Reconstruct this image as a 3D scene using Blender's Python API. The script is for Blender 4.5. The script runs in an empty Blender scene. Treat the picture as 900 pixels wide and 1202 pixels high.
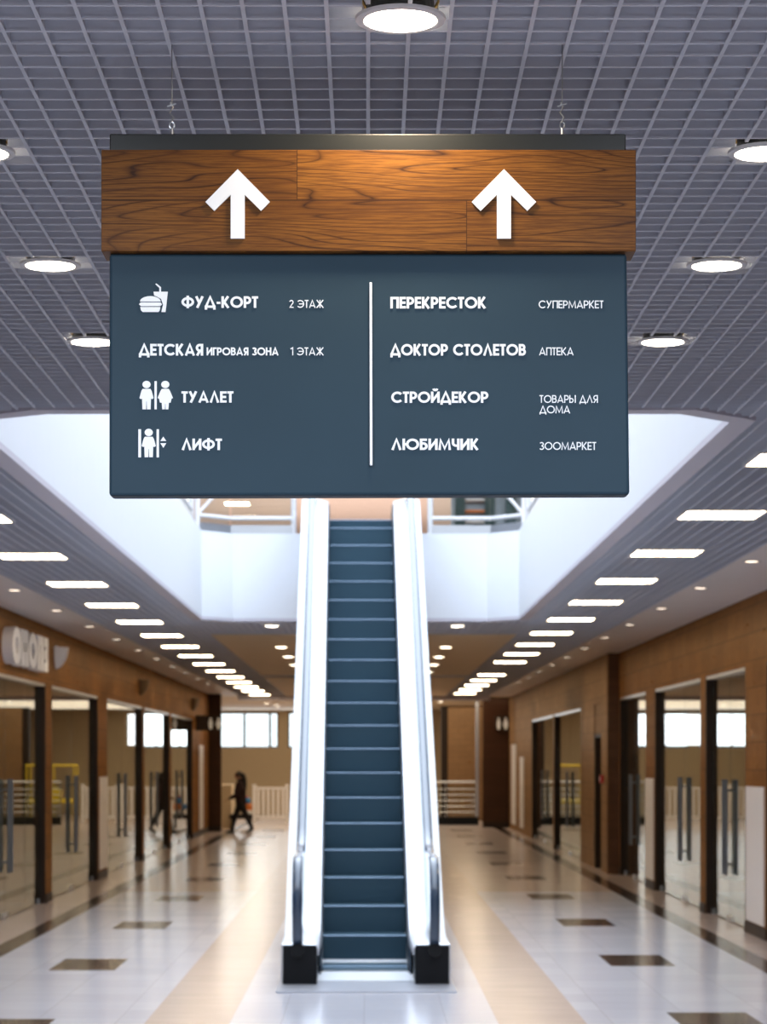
import bpy, bmesh, math, random
from mathutils import Vector, Matrix
random.seed(7)
S = bpy.context.scene
C = S.collection
PI = math.pi

# ------------------------------------------------------------------ camera
F = 2771.0                       # focal length in pixels of the 900 px wide frame
cam = bpy.data.cameras.new('camera')
co = bpy.data.objects.new('camera', cam); C.objects.link(co)
co.location = (0, 0, 1.9); co.rotation_euler = (PI/2, 0, 0)
cam.sensor_fit = 'HORIZONTAL'; cam.sensor_width = 36; cam.lens = F/900*36
cam.shift_x = 18/900; cam.shift_y = 292/900
cam.clip_end = 300; cam.clip_start = .1
cam.dof.use_dof = True; cam.dof.focus_distance = 5.9; cam.dof.aperture_fstop = 10
S.camera = co

# ------------------------------------------------------------------ world, daylight, exposure
w = bpy.data.worlds.new('overcast_sky'); S.world = w; w.use_nodes = True
bgn = w.node_tree.nodes['Background']
bgn.inputs[0].default_value = (.92, .96, 1.0, 1); bgn.inputs[1].default_value = 1.8

def area(name, loc, rot, sx, sy, power, col):
    l = bpy.data.lights.new(name, 'AREA'); l.shape = 'RECTANGLE'; l.size = sx; l.size_y = sy
    l.energy = power; l.color = col
    o = bpy.data.objects.new(name, l); C.objects.link(o); o.location = loc; o.rotation_euler = rot
    return o
area('skylight_daylight', (-.05, 21.5, 8.4), (0, 0, 0), 4.6, 20, 980, (.69, .82, 1.0))
area('window_daylight', (-3.0, 83.6, 3.0), (-PI/2, 0, 0), 5.5, 1.1, 45, (.95, .97, 1.0))
area('added_front_fill', (0, -7.5, 2.0), (PI/2, 0, 0), 7.5, 3.2, 60, (.80, .89, 1.0))  # soft fill added behind the camera, out of view
area('added_overhead_fill', (0, -1.2, 3.66), (0, 0, 0), 6.5, 8, 110, (.78, .88, 1.0))  # unseen overhead fill added to brighten the sign and the front of the hall
for _x in (-1.2, 1.2):           # unseen lamps without fixtures, added to light the face of the sign
    for _y in (3.82, 2.25): area('added_sign_fill', (_x, _y, 3.66), (0, 0, 0), .3, .3, 53, (.84, .91, 1.0))

S.view_settings.view_transform = 'Standard'; S.view_settings.look = 'None'
S.view_settings.gamma = 1; S.view_settings.use_curve_mapping = False
S.view_settings.exposure = 0.28
S.cycles.use_denoising = True
S.cycles.max_bounces = 8; S.cycles.diffuse_bounces = 4; S.cycles.glossy_bounces = 4
S.cycles.transparent_max_bounces = 16
S.cycles.sample_clamp_indirect = 6
S.cycles.caustics_reflective = False; S.cycles.caustics_refractive = False

# ------------------------------------------------------------------ materials
def srgb(r, g, b):
    f = lambda c: (c/255/12.92 if c/255 <= .04045 else ((c/255+.055)/1.055)**2.4)
    return (f(r), f(g), f(b), 1)

class NT:
    """small helper that builds shader nodes"""
    def __init__(s, name):
        s.m = bpy.data.materials.new(name); s.m.use_nodes = True
        s.t = s.m.node_tree; s.b = s.t.nodes['Principled BSDF']; s.out = s.t.nodes['Material Output']
    def n(s, kind, **kw):
        nd = s.t.nodes.new(kind)
        for k, v in kw.items(): setattr(nd, k, v)
        return nd
    def link(s, a, b): s.t.links.new(a, b)
    def setin(s, sock, v):
        if hasattr(v, 'is_linked'): s.link(v, sock)
        else: sock.default_value = v
    def math(s, op, a, b=0.0, c=0.0):
        nd = s.n('ShaderNodeMath', operation=op)
        s.setin(nd.inputs[0], a); s.setin(nd.inputs[1], b); s.setin(nd.inputs[2], c)
        return nd.outputs[0]
    def coords(s, which='Object'):
        tc = s.n('ShaderNodeTexCoord'); sp = s.n('ShaderNodeSeparateXYZ'); s.link(tc.outputs[which], sp.inputs[0])
        return tc.outputs[which], sp.outputs[0], sp.outputs[1], sp.outputs[2]
    def vec(s, x, y, z=0.0):
        nd = s.n('ShaderNodeCombineXYZ')
        for i, v in enumerate((x, y, z)): s.setin(nd.inputs[i], v)
        return nd.outputs[0]
    def noise(s, v, scale, detail=3, rough=.5):
        nd = s.n('ShaderNodeTexNoise'); s.link(v, nd.inputs['Vector'])
        nd.inputs['Scale'].default_value = scale; nd.inputs['Detail'].default_value = detail; nd.inputs['Roughness'].default_value = rough
        return nd.outputs[0]
    def mix(s, f, a, b):
        nd = s.n('ShaderNodeMix', data_type='RGBA')
        s.setin(nd.inputs[0], f); s.setin(nd.inputs[6], a); s.setin(nd.inputs[7], b)
        return nd.outputs[2]
    def ramp(s, f, stops):
        nd = s.n('ShaderNodeValToRGB'); s.link(f, nd.inputs[0])
        e = nd.color_ramp.elements
        e[0].position, e[0].color = stops[0]; e[1].position, e[1].color = stops[-1]
        for p, c in stops[1:-1]:
            k = e.new(p); k.color = c
        return nd.outputs[0]
    def bump(s, h, strength, dist=.01):
        nd = s.n('ShaderNodeBump'); nd.inputs['Strength'].default_value = strength; nd.inputs['Distance'].default_value = dist
        s.link(h, nd.inputs['Height']); s.link(nd.outputs[0], s.b.inputs['Normal'])

def plain(name, col, rough=.5, metal=0.0, coat=0.0, var=.06, scale=6.0, spec=None):
    """a paint / metal / plastic with slight procedural unevenness"""
    t = NT(name); v, x, y, z = t.coords()
    n = t.noise(v, scale, 3)
    a = tuple(min(1, c*(1+var)) for c in col[:3])+(1,); b = tuple(c*(1-var) for c in col[:3])+(1,)
    t.link(t.mix(n, b, a), t.b.inputs['Base Color'])
    t.b.inputs['Roughness'].default_value = rough; t.b.inputs['Metallic'].default_value = metal
    t.b.inputs['Coat Weight'].default_value = coat; t.b.inputs['Coat Roughness'].default_value = .08
    if spec is not None: t.b.inputs['Specular IOR Level'].default_value = spec
    return t.m

def glow(name, col, strength, dim_edge=False):
    t = NT(name); t.b.inputs['Base Color'].default_value = (.8, .8, .8, 1)
    t.b.inputs['Emission Color'].default_value = col; t.b.inputs['Emission Strength'].default_value = strength
    return t.m

def glassmat(name, tint, refl=1.0, base=.05):
    t = NT(name); t.t.nodes.remove(t.b)
    tr = t.n('ShaderNodeBsdfTransparent'); tr.inputs[0].default_value = tint
    gl = t.n('ShaderNodeBsdfGlossy'); gl.inputs[0].default_value = (.95, .97, .97, 1); gl.inputs[1].default_value = .0
    lw = t.n('ShaderNodeLayerWeight'); lw.inputs[0].default_value = .5
    p = t.math('POWER', lw.outputs['Facing'], 5.0)
    f = t.math('MULTIPLY_ADD', p, refl*(1-base), base)
    mx = t.n('ShaderNodeMixShader'); t.link(f, mx.inputs[0]); t.link(tr.outputs[0], mx.inputs[1]); t.link(gl.outputs[0], mx.inputs[2])
    t.link(mx.outputs[0], t.out.inputs[0])
    return t.m

def wood_sign():
    t = NT('oiled_oak'); v, x, y, z = t.coords()
    mid = 3.296
    row = t.math('GREATER_THAN', z, mid)
    seam_top = t.math('GREATER_THAN', x, -.177)
    seam_bot = t.math('GREATER_THAN', x, .245)
    bid = t.math('ADD', t.math('MULTIPLY', row, t.math('ADD', seam_top, 3.3)), t.math('MULTIPLY', t.math('SUBTRACT', 1.0, row), t.math('ADD', seam_bot, 7.7)))
    off = t.math('MULTIPLY', bid, 5.37)
    q = t.vec(t.math('MULTIPLY', x, .85), t.math('MULTIPLY', z, 7.5), off)
    n = t.noise(q, 1.0, 1.6, .45)
    ring = t.math('FRACT', t.math('MULTIPLY', n, 30.0))
    tri = t.math('ABSOLUTE', t.math('SUBTRACT', ring, .5))
    line = t.math('POWER', t.math('MULTIPLY', tri, 2.0), 6.0)
    broken = t.noise(t.vec(t.math('MULTIPLY', x, 3.0), t.math('MULTIPLY', z, 16.0), off), 1.0, 2)
    line = t.math('MULTIPLY', line, t.math('MULTIPLY', broken, 2.0))
    pore = t.noise(t.vec(t.math('MULTIPLY', x, 9.0), t.math('MULTIPLY', z, 330.0), off), 1.0, 3, .7)
    tone = t.noise(t.vec(t.math('MULTIPLY', x, 1.4), t.math('MULTIPLY', z, 7.0), t.math('ADD', off, 4.0)), 1.0, 3)
    base = t.ramp(tone, [(.3, (.135, .050, .008, 1)), (.55, (.205, .080, .013, 1)), (.75, (.28, .115, .019, 1))])
    c = t.mix(t.math('MULTIPLY', line, 1.0), base, (.030, .010, .003, 1))
    c = t.mix(t.ramp(pore, [(.40, (0.75, .75, .75, 1)), (.58, (0, 0, 0, 1))]), c, (.075, .025, .006, 1))
    def near(u, c0, wd): return t.math('LESS_THAN', t.math('ABSOLUTE', t.math('SUBTRACT', u, c0)), wd)
    sm = t.math('MAXIMUM', near(z, mid, .0019), t.math('MAXIMUM', t.math('MULTIPLY', row, near(x, -.177, .0011)), t.math('MULTIPLY', t.math('SUBTRACT', 1.0, row), near(x, .245, .0011))))
    c = t.mix(t.math('MULTIPLY', sm, .75), c, (.03, .010, .003, 1))
    t.link(c, t.b.inputs['Base Color']); t.b.inputs['Roughness'].default_value = .5
    t.b.inputs['Specular IOR Level'].default_value = .18
    t.bump(t.math('SUBTRACT', 1.0, t.math('ADD', t.math('MULTIPLY', line, .5), sm)), .25, .002)
    return t.m

def tile_wall(name, ca, cb, mortar, axis, bw=.6, bh=.3, rough=.34, msize=.006, sheen=.10):
    t = NT(name); v, x, y, z = t.coords()
    u = y if axis == 'y' else x
    br = t.n('ShaderNodeTexBrick'); br.offset = .5
    t.link(t.vec(u, z), br.inputs['Vector'])
    br.inputs['Color1'].default_value = ca; br.inputs['Color2'].default_value = cb; br.inputs['Mortar'].default_value = mortar
    br.inputs['Scale'].default_value = 1; br.inputs['Mortar Size'].default_value = msize
    br.inputs['Brick Width'].default_value = bw; br.inputs['Row Height'].default_value = bh; br.inputs['Bias'].default_value = 0
    n = t.noise(t.vec(t.math('MULTIPLY', u, 2.5), t.math('MULTIPLY', z, 9.0)), 1.0, 4, .6)
    n = t.math('MULTIPLY_ADD', t.math('SUBTRACT', n, .5), 1.7, .5)
    c = t.mix(t.math('MULTIPLY', n, .62), br.outputs[0], tuple(k*.45 for k in ca[:3])+(1,))
    bp = t.n('ShaderNodeBump'); bp.inputs['Strength'].default_value = .12; bp.inputs['Distance'].default_value = .01
    t.link(t.math('ADD', br.outputs[1], t.math('MULTIPLY', n, -.3)), bp.inputs['Height'])
    df = t.n('ShaderNodeBsdfDiffuse'); t.link(c, df.inputs[0]); t.link(bp.outputs[0], df.inputs['Normal'])
    gl = t.n('ShaderNodeBsdfGlossy'); gl.inputs[0].default_value = (1.0, .80, .58, 1); t.link(bp.outputs[0], gl.inputs['Normal'])
    t.link(t.math('MULTIPLY_ADD', n, .25, rough-.12), gl.inputs['Roughness'])
    mx = t.n('ShaderNodeMixShader'); mx.inputs[0].default_value = sheen
    t.link(df.outputs[0], mx.inputs[1]); t.link(gl.outputs[0], mx.inputs[2]); t.link(mx.outputs[0], t.out.inputs[0])
    t.t.nodes.remove(t.b)
    return t.m

def floor_mat():
    t = NT('polished_floor_tile'); v, x, y, z = t.coords()
    br = t.n('ShaderNodeTexBrick'); br.offset = 0.0
    t.link(t.vec(t.math('ADD', x, .03), y), br.inputs['Vector'])
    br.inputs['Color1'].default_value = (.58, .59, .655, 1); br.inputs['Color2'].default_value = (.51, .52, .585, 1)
    br.inputs['Mortar'].default_value = (.40, .39, .40, 1)
    br.inputs['Scale'].default_value = 1; br.inputs['Mortar Size'].default_value = .003
    br.inputs['Brick Width'].default_value = .6; br.inputs['Row Height'].default_value = .6; br.inputs['Bias'].default_value = 0
    vein = t.noise(t.vec(t.math('MULTIPLY', x, 1.2), t.math('MULTIPLY', y, 7.0)), 1.0, 4, .6)
    c = t.mix(t.math('MULTIPLY', vein, .35), br.outputs[0], (.42, .425, .475, 1))
    def band(u, a, b): return t.math('MULTIPLY', t.math('GREATER_THAN', u, a), t.math('LESS_THAN', u, b))
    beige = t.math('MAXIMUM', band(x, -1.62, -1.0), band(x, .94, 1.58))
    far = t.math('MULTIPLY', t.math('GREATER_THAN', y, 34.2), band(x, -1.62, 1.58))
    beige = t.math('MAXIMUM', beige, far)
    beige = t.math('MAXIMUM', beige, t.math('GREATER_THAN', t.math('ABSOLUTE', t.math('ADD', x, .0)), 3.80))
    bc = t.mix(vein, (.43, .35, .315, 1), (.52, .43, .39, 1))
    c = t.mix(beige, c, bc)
    strip = t.math('MAXIMUM', band(x, 3.56, 3.80), band(x, -3.80, -3.56))
    def rects(x0, x1, y0):
        ph = t.math('MODULO', t.math('ADD', t.math('SUBTRACT', y, y0), 528.0), 5.28)
        return t.math('MULTIPLY', band(x, x0, x1), t.math('MULTIPLY', t.math('LESS_THAN', ph, 1.25), t.math('LESS_THAN', y, 66.0)))
    c = t.mix(t.math('MULTIPLY', t.math('GREATER_THAN', y, 34.2), .8), c, bc)  # warm reflection of the brown walls mixed into the far tile colour
    dark = t.math('MAXIMUM', strip, t.math('MAXIMUM', rects(2.25, 2.85, 16.57), rects(-2.9, -2.3, 16.12)))
    dc = t.mix(t.noise(v, 5.0, 3), (.022, .015, .014, 1), (.050, .035, .031, 1))
    c = t.mix(dark, c, dc)
    t.link(c, t.b.inputs['Base Color'])
    t.link(t.math('MULTIPLY_ADD', vein, .12, .13), t.b.inputs['Roughness'])
    t.b.inputs['Specular IOR Level'].default_value = .28
    t.bump(vein, .04, .01)
    return t.m

def step_mat(name, col, rough):
    t = NT(name); v, x, y, z = t.coords()
    g = t.math('SINE', t.math('MULTIPLY', x, 2*PI/.009))
    t.b.inputs['Base Color'].default_value = col; t.b.inputs['Metallic'].default_value = .55; t.b.inputs['Roughness'].default_value = rough
    t.bump(g, .25, .003)
    return t.m

M = {}
M['wood'] = wood_sign()
M['panel'] = plain('slate_panel', (.023, .050, .075, 1), .55, var=.10, scale=3, spec=.2)
M['black_rail'] = plain('black_painted_steel', (.012, .014, .014, 1), .35)
M['white_sign'] = plain('white_acrylic', (.85, .90, .97, 1), .4, var=.01)
M['steel'] = plain('brushed_steel', (.55, .57, .60, 1), .28, 1.0, var=.05, scale=20)
M['steel_dark'] = plain('dull_steel', (.25, .27, .29, 1), .38, 1.0)
M['brass'] = plain('brass_clip', (.55, .36, .12, 1), .3, 1.0)
M['grid'] = plain('grey_ceiling_grid', (.64, .67, .76, 1), .5, var=.03)
M['plenum'] = plain('dark_plenum', (.05, .05, .055, 1), .9)
M['gypsum'] = plain('cream_gypsum', (.76, .63, .46, 1), .65, var=.03)
M['soffit'] = plain('grey_soffit', (.78, .74, .74, 1), .38, var=.03)
M['trim'] = plain('lavender_trim', (.60, .58, .66, 1), .5, var=.02)
M['fascia'] = plain('white_fascia', (.80, .83, .88, 1), .6, var=.015)
M['tile_y'] = tile_wall('brown_stone_tile', (.270, .108, .027, 1), (.205, .080, .019, 1), (.08, .035, .012, 1), 'y')
M['tile_x'] = tile_wall('brown_stone_tile_end', (.30, .155, .060, 1), (.24, .120, .046, 1), (.12, .06, .03, 1), 'x', .4, .2)
M['tile_far'] = tile_wall('light_brown_tile', (.31, .175, .085, 1), (.26, .145, .070, 1), (.12, .07, .04, 1), 'y')
M['pillar'] = tile_wall('dark_walnut_boards', (.050, .016, .008, 1), (.036, .012, .006, 1), (.015, .006, .004, 1), 'x', 1.2, .15, .4, .004, .03)
M['wood_return'] = tile_wall('walnut_return_boards', (.105, .040, .016, 1), (.080, .030, .012, 1), (.04, .016, .008, 1), 'x', 1.2, .15, .4, .004, .04)
M['frame_dark'] = plain('dark_bronze_frame', (.026, .016, .011, 1), .5, spec=.2)
M['glass'] = glassmat('shop_glass', (.80, .83, .78, 1), .95, .06)
M['clear_glass'] = glassmat('clear_glass', (.90, .94, .94, 1), .9, .04)
M['cream_wall'] = plain('cream_wall', (.62, .49, .31, 1), .6, var=.03)
M['shop_wall'] = plain('shop_wall', (.34, .26, .16, 1), .7, var=.08)
M['white'] = plain('white_paint', (.78, .78, .80, 1), .45, var=.02)
M['white_pvc'] = plain('white_plastic', (.80, .77, .76, 1), .35, var=.02)
M['clad'] = plain('white_escalator_cladding', (.78, .82, .88, 1), .35, var=.01)
M['deck'] = plain('pale_aluminium_deck', (.72, .75, .82, 1), .30, .35, var=.02)
M['skirt'] = plain('dark_skirt', (.020, .035, .060, 1), .4)
M['black_plastic'] = plain('black_plastic', (.005, .006, .008, 1), .45, spec=.2)
t_ = NT('handrail_rubber'); t_.b.inputs['Base Color'].default_value = (.012, .034, .072, 1); t_.b.inputs['Roughness'].default_value = .35
t_.b.inputs['Coat Weight'].default_value = 1.0; t_.b.inputs['Coat Roughness'].default_value = .12; t_.b.inputs['Coat IOR'].default_value = 1.35
M['rubber'] = t_.m
M['step'] = step_mat('ribbed_step', (.060, .118, .165, 1), .42)
M['nosing'] = plain('bright_nosing', (.15, .21, .29, 1), .45, .6)
M['plate'] = plain('landing_plate', (.45, .47, .53, 1), .35, .5, var=.08, scale=14)
M['led'] = glow('led_panel_glow', (1.0, .77, .50, 1), 20)
M['led_round'] = glow('downlight_glow', (1.0, .86, .68, 1), 18)
M['spot'] = glow('spot_glow', (1.0, .80, .62, 1), 3.0)
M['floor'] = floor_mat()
M['up_ceiling'] = plain('upper_ceiling', (.80, .68, .62, 1), .7)
M['teal'] = plain('dark_teal_paint', (.012, .045, .050, 1), .5)
M['yellow'] = plain('yellow_plastic', (.75, .55, .02, 1), .4)
M['blue'] = plain('blue_plastic', (.03, .25, .62, 1), .4)
M['orange'] = plain('orange_plastic', (.75, .22, .04, 1), .4)
M['red'] = plain('red_plastic', (.45, .02, .02, 1), .4)
M['skin'] = plain('skin', (.42, .22, .14, 1), .55)
M['jacket'] = plain('burgundy_cloth', (.022, .005, .006, 1), .85)
M['trousers'] = plain('black_cloth', (.012, .010, .012, 1), .9)
M['hair'] = plain('dark_hair', (.012, .008, .007, 1), .5)
M['shoe'] = plain('dark_leather', (.015, .012, .012, 1), .5)

# ------------------------------------------------------------------ mesh building
class MB:
    def __init__(s): s.v = []; s.f = []
    def add(s, vs, fs):
        k = len(s.v); s.v += [tuple(a) for a in vs]; s.f += [tuple(i+k for i in f) for f in fs]; return s
    def box(s, x0, x1, y0, y1, z0, z1):
        return s.add([(x0,y0,z0),(x1,y0,z0),(x1,y1,z0),(x0,y1,z0),(x0,y0,z1),(x1,y0,z1),(x1,y1,z1),(x0,y1,z1)],
                     [(0,3,2,1),(4,5,6,7),(0,1,5,4),(1,2,6,5),(2,3,7,6),(3,0,4,7)])
    def prism(s, poly, a, b, axis='z'):
        """extrude a 2D polygon (counter-clockwise) between a and b along an axis"""
        n = len(poly)
        def P(p, h): return (p[0], p[1], h) if axis == 'z' else ((p[0], h, p[1]) if axis == 'y' else (h, p[0], p[1]))
        vs = [P(p, a) for p in poly]+[P(p, b) for p in poly]
        fs = [tuple(range(n-1, -1, -1)), tuple(range(n, 2*n))]+[(i, (i+1) % n, n+(i+1) % n, n+i) for i in range(n)]
        return s.add(vs, fs)
    def tube(s, pts, r, seg=10, closed=False, cap=True):
        """round tube along points; r a number or one per point"""
        pts = [Vector(p) for p in pts]; n = len(pts); rr = r if isinstance(r, (list, tuple)) else [r]*n
        base = len(s.v); prev = None
        for i, p in enumerate(pts):
            d = (pts[min(i+1, n-1)]-pts[max(i-1, 0)]).normalized()
            if prev is None:
                u = d.orthogonal().normalized()
            else:
                u = (prev-d*prev.dot(d)).normalized()
            prev = u; v2 = d.cross(u)
            for k in range(seg):
                a = 2*PI*k/seg; s.v.append(tuple(p+(u*math.cos(a)+v2*math.sin(a))*rr[i]))
        for i in range(n-1):
            for k in range(seg):
                s.f.append((base+i*seg+k, base+i*seg+(k+1) % seg, base+(i+1)*seg+(k+1) % seg, base+(i+1)*seg+k))
        if cap:
            s.f.append(tuple(base+k for k in range(seg-1, -1, -1))); s.f.append(tuple(base+(n-1)*seg+k for k in range(seg)))
        return s
    def lathe(s, prof, c=(0,0,0), seg=32, a0=0.0, a1=2*PI):
        """revolve (radius, z) profile about z"""
        base = len(s.v); full = abs(a1-a0-2*PI) < 1e-6; m = seg if full else seg+1
        for (r, z) in prof:
            for k in range(m):
                a = a0+(a1-a0)*k/seg; s.v.append((c[0]+r*math.cos(a), c[1]+r*math.sin(a), c[2]+z))
        for i in range(len(prof)-1):
            for k in range(seg):
                k2 = (k+1) % m
                s.f.append((base+i*m+k, base+i*m+k2, base+(i+1)*m+k2, base+(i+1)*m+k))
        return s
    def ball(s, c, rx, ry, rz, seg=16, rings=10):
        prof = [(math.sin(PI*i/rings), -math.cos(PI*i/rings)) for i in range(rings+1)]
        base = len(s.v); s.lathe(prof, (0, 0, 0), seg)
        for i in range(base, len(s.v)):
            a = s.v[i]; s.v[i] = (c[0]+a[0]*rx, c[1]+a[1]*ry, c[2]+a[2]*rz)
        return s
    def sweep(s, prof, path, cap=True):
        """sweep a closed (x, h) cross-section along a path of (y, z) points; mitred in the y-z plane"""
        n = len(path); m = len(prof); base = len(s.v)
        for i, (y, z) in enumerate(path):
            a = Vector(path[max(i-1, 0)]); b = Vector(path[min(i+1, n-1)]); p = Vector((y, z))
            d1 = (p-a).normalized() if i > 0 else (b-p).normalized(); d2 = (b-p).normalized() if i < n-1 else d1
            nn = Vector((-(d1+d2).y, (d1+d2).x)).normalized(); k = 1/max(.35, nn.dot(Vector((-d1.y, d1.x))))
            for (x, h) in prof: s.v.append((x, y+nn.x*h*k, z+nn.y*h*k))
        for i in range(n-1):
            for j in range(m):
                j2 = (j+1) % m
                s.f.append((base+i*m+j, base+i*m+j2, base+(i+1)*m+j2, base+(i+1)*m+j))
        if cap:
            s.f.append(tuple(base+j for j in range(m-1, -1, -1))); s.f.append(tuple(base+(n-1)*m+j for j in range(m)))
        return s
    def build(s, name, m, parent=None, bevel=0.0, smooth=False, loc=None, seg=2):
        me = bpy.data.meshes.new(name); me.from_pydata(s.v, [], s.f)
        bm = bmesh.new(); bm.from_mesh(me); bmesh.ops.recalc_face_normals(bm, faces=bm.faces); bm.to_mesh(me); bm.free()
        me.materials.append(M[m] if isinstance(m, str) else m)
        o = bpy.data.objects.new(name, me); C.objects.link(o)
        if parent: o.parent = parent
        if loc: o.location = loc
        if smooth:
            for p in me.polygons: p.use_smooth = True
            try: me.set_sharp_from_angle(angle=math.radians(38))
            except Exception: pass
        if bevel:
            b = o.modifiers.new('bevel', 'BEVEL'); b.width = bevel; b.segments = seg; b.limit_method = 'ANGLE'
        return o
def B(*a): return MB().box(*a)

def tag(o, label, cat, group=None, kind=None):
    o['label'] = label; o['category'] = cat
    if group: o['group'] = group
    if kind: o['kind'] = kind
    return o
def thing(name, label, cat, loc=(0,0,0), rz=0.0, group=None):
    o = bpy.data.objects.new(name, None); C.objects.link(o); o.location = loc; o.rotation_euler = (0, 0, rz)
    o.empty_display_size = .1
    return tag(o, label, cat, group)
def struct(o): o['kind'] = 'structure'; return o
def dup(root, loc, label, rz=None):
    r = root.copy(); C.objects.link(r); r.location = loc; r['label'] = label
    if rz is not None: r.rotation_euler = (0, 0, rz)
    for ch in list(root.children):
        c = ch.copy(); C.objects.link(c); c.parent = r
        for g in list(ch.children):
            d = g.copy(); C.objects.link(d); d.parent = c
    return r
ORD = ['first', 'second', 'third', 'fourth', 'fifth', 'sixth', 'seventh', 'eighth', 'ninth', 'tenth', 'eleventh', 'twelfth', 'thirteenth', 'fourteenth', 'fifteenth', 'sixteenth', 'seventeenth', 'eighteenth', 'nineteenth', 'twentieth']

# ================================================================== SETTING
H = 3.70                         # ceiling height
XL, XR, XR2 = -4.30, 4.20, 4.02  # wall faces (left, right near, right beyond the step)
STEP = 39.5
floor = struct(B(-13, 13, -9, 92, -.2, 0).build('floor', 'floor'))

# ---- atrium void (outer trim octagon, white fascia just inside it)
VO = [(-1.72, 12.05), (1.67, 12.05), (2.04, 12.42), (2.04, 30.05), (1.66, 30.5), (-1.86, 30.5), (-2.24, 30.05), (-2.24, 12.42)]
VI = [(-1.66, 12.19), (1.61, 12.19), (1.91, 12.49), (1.91, 29.9), (1.53, 30.34), (-1.73, 30.34), (-2.11, 29.9), (-2.11, 12.49)]
def ring(outer, inner, z0, z1, m=None):
    m = m or MB(); n = len(outer)
    for i in range(n):
        j = (i+1) % n
        a, b, c, d = outer[i], outer[j], inner[j], inner[i]
        m.add([(*a, z0), (*b, z0), (*c, z0), (*d, z0), (*a, z1), (*b, z1), (*c, z1), (*d, z1)],
              [(0,3,2,1),(4,5,6,7),(0,1,5,4),(1,2,6,5),(2,3,7,6),(3,0,4,7)])
    return m
struct(ring(VO, VI, H-.010, H+.03).build('trim_1', 'trim'))
off = lambda P, k: [(-.1+(x+.1)*(1+k/2.0), 21.25+(y-21.25)*(1+k/9.2)) for x, y in P]
struct(ring(off(VI, .10), VI, H+.031, 4.82).build('wall_atrium', 'fascia'))

# ---- grid ceiling: bars clipped by the void, the plain panels, the lights
panels_right = [14.1, 17.26, 20.44, 23.62, 26.8, 30.05, 33.25, 36.5, 39.75, 43.0, 49.4, 52.8, 56.2, 59.7, 63.0, 66.3]
panels_left = [17.5, 20.75, 24.04, 27.3, 30.6, 33.9, 37.2, 40.5, 43.9, 47.3, 50.75, 54.1, 57.5, 60.8, 64.3, 67.8]
PXR, PXL = 2.58, -2.96
rounds = [(.078, 5.71), (-1.15, 6.96), (1.17, 6.96), (-1.15, 8.54), (1.26, 8.54), (-1.18, 10.1), (1.26, 10.1)]
rounds_far = [(1.19, 31.4), (-1.28, 31.4)]
sq = lambda x, y, a: [(x-a, y-a), (x+a, y-a), (x+a, y+a), (x-a, y+a)]
holes = [VO, [(-2.25, 33.7), (2.12, 33.7), (2.12, 49.6), (-2.25, 49.6)], [(-2.25, 51), (2.12, 51), (2.12, 66), (-2.25, 66)]]
holes += [sq(PXR, y, .31) for y in panels_right]+[sq(PXL, y, .31) for y in panels_left]
holes += [sq(x, y, .092) for x, y in rounds+rounds_far]
def clip(poly, axis, c, lo, hi):
    """interval of a line (axis coordinate = c) inside a convex polygon"""
    xs = []
    n = len(poly)
    for i in range(n):
        a, b = poly[i], poly[(i+1) % n]
        if (a[axis]-c)*(b[axis]-c) < 0:
            k = (c-a[axis])/(b[axis]-a[axis]); xs.append(a[1-axis]+k*(b[1-axis]-a[1-axis]))
    return (min(xs), max(xs)) if len(xs) >= 2 else None
def segments(axis, c, lo, hi):
    cuts = sorted(t for t in (clip(p, axis, c, lo, hi) for p in holes) if t)
    out = []; p = lo
    for a, b in cuts:
        if a > p: out.append((p, min(a, hi)))
        p = max(p, b)
        if p >= hi: break
    if p < hi: out.append((p, hi))
    return [s for s in out if s[1]-s[0] > .005]
GX0, GX1, GY0, GY1 = -3.55, 3.31, 1.0, 66.0
g = MB(); T = .0052
i = 0
x = GX0+.05
while x < GX1:
    for a, b in segments(0, x+.0007, GY0, GY1): g.box(x-T, x+T, a, b, H, H+.007).box(x-.002, x+.002, a, b, H+.007, H+.05)
    x += .1
y = GY0+.03
while y < GY1:
    for a, b in segments(1, y+.0007, GX0, GX1): g.box(a, b, y-T, y+T, H+.0005, H+.0065).box(a, b, y-.002, y+.002, H+.0065, H+.0495)
    y += .1
struct(g.build('ceiling', 'grid'))
# plain ceilings and soffits at the same level
struct(B(-2.245, 2.115, 33.705, 49.595, H-.005, H+.05).build('ceiling_middle', 'gypsum'))
struct(B(-2.245, 2.115, 51.005, 65.995, H-.005, H+.05).build('ceiling_inner', 'gypsum'))
struct(B(3.315, 4.19, -9, 66, H, H+.06).build('ceiling_right', 'soffit'))
struct(B(-4.29, -3.555, -9, 66, H, H+.06).build('ceiling_left', 'soffit'))
struct(B(-3.555, 3.315, -9, .99, H, H+.05).build('ceiling_front', 'soffit'))
struct(B(-13, 13, 66.01, 86, H, H+.1).build('ceiling_end', 'gypsum'))
struct(B(-3.6, 3.36, 65.2, 66.0, H-.12, H-.002).build('trim_2', 'trim'))
# slab of the upper floor with the void left open
sl = MB()
sl.box(-12, -2.42, -9, 86, 4.25, 4.8); sl.box(2.22, 12, -9, 86, 4.25, 4.8)
sl.box(-2.42, 2.22, -9, 11.9, 4.25, 4.8); sl.box(-2.42, 2.22, 30.7, 86, 4.25, 4.8)
struct(sl.build('floor_upper', 'soffit'))

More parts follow.
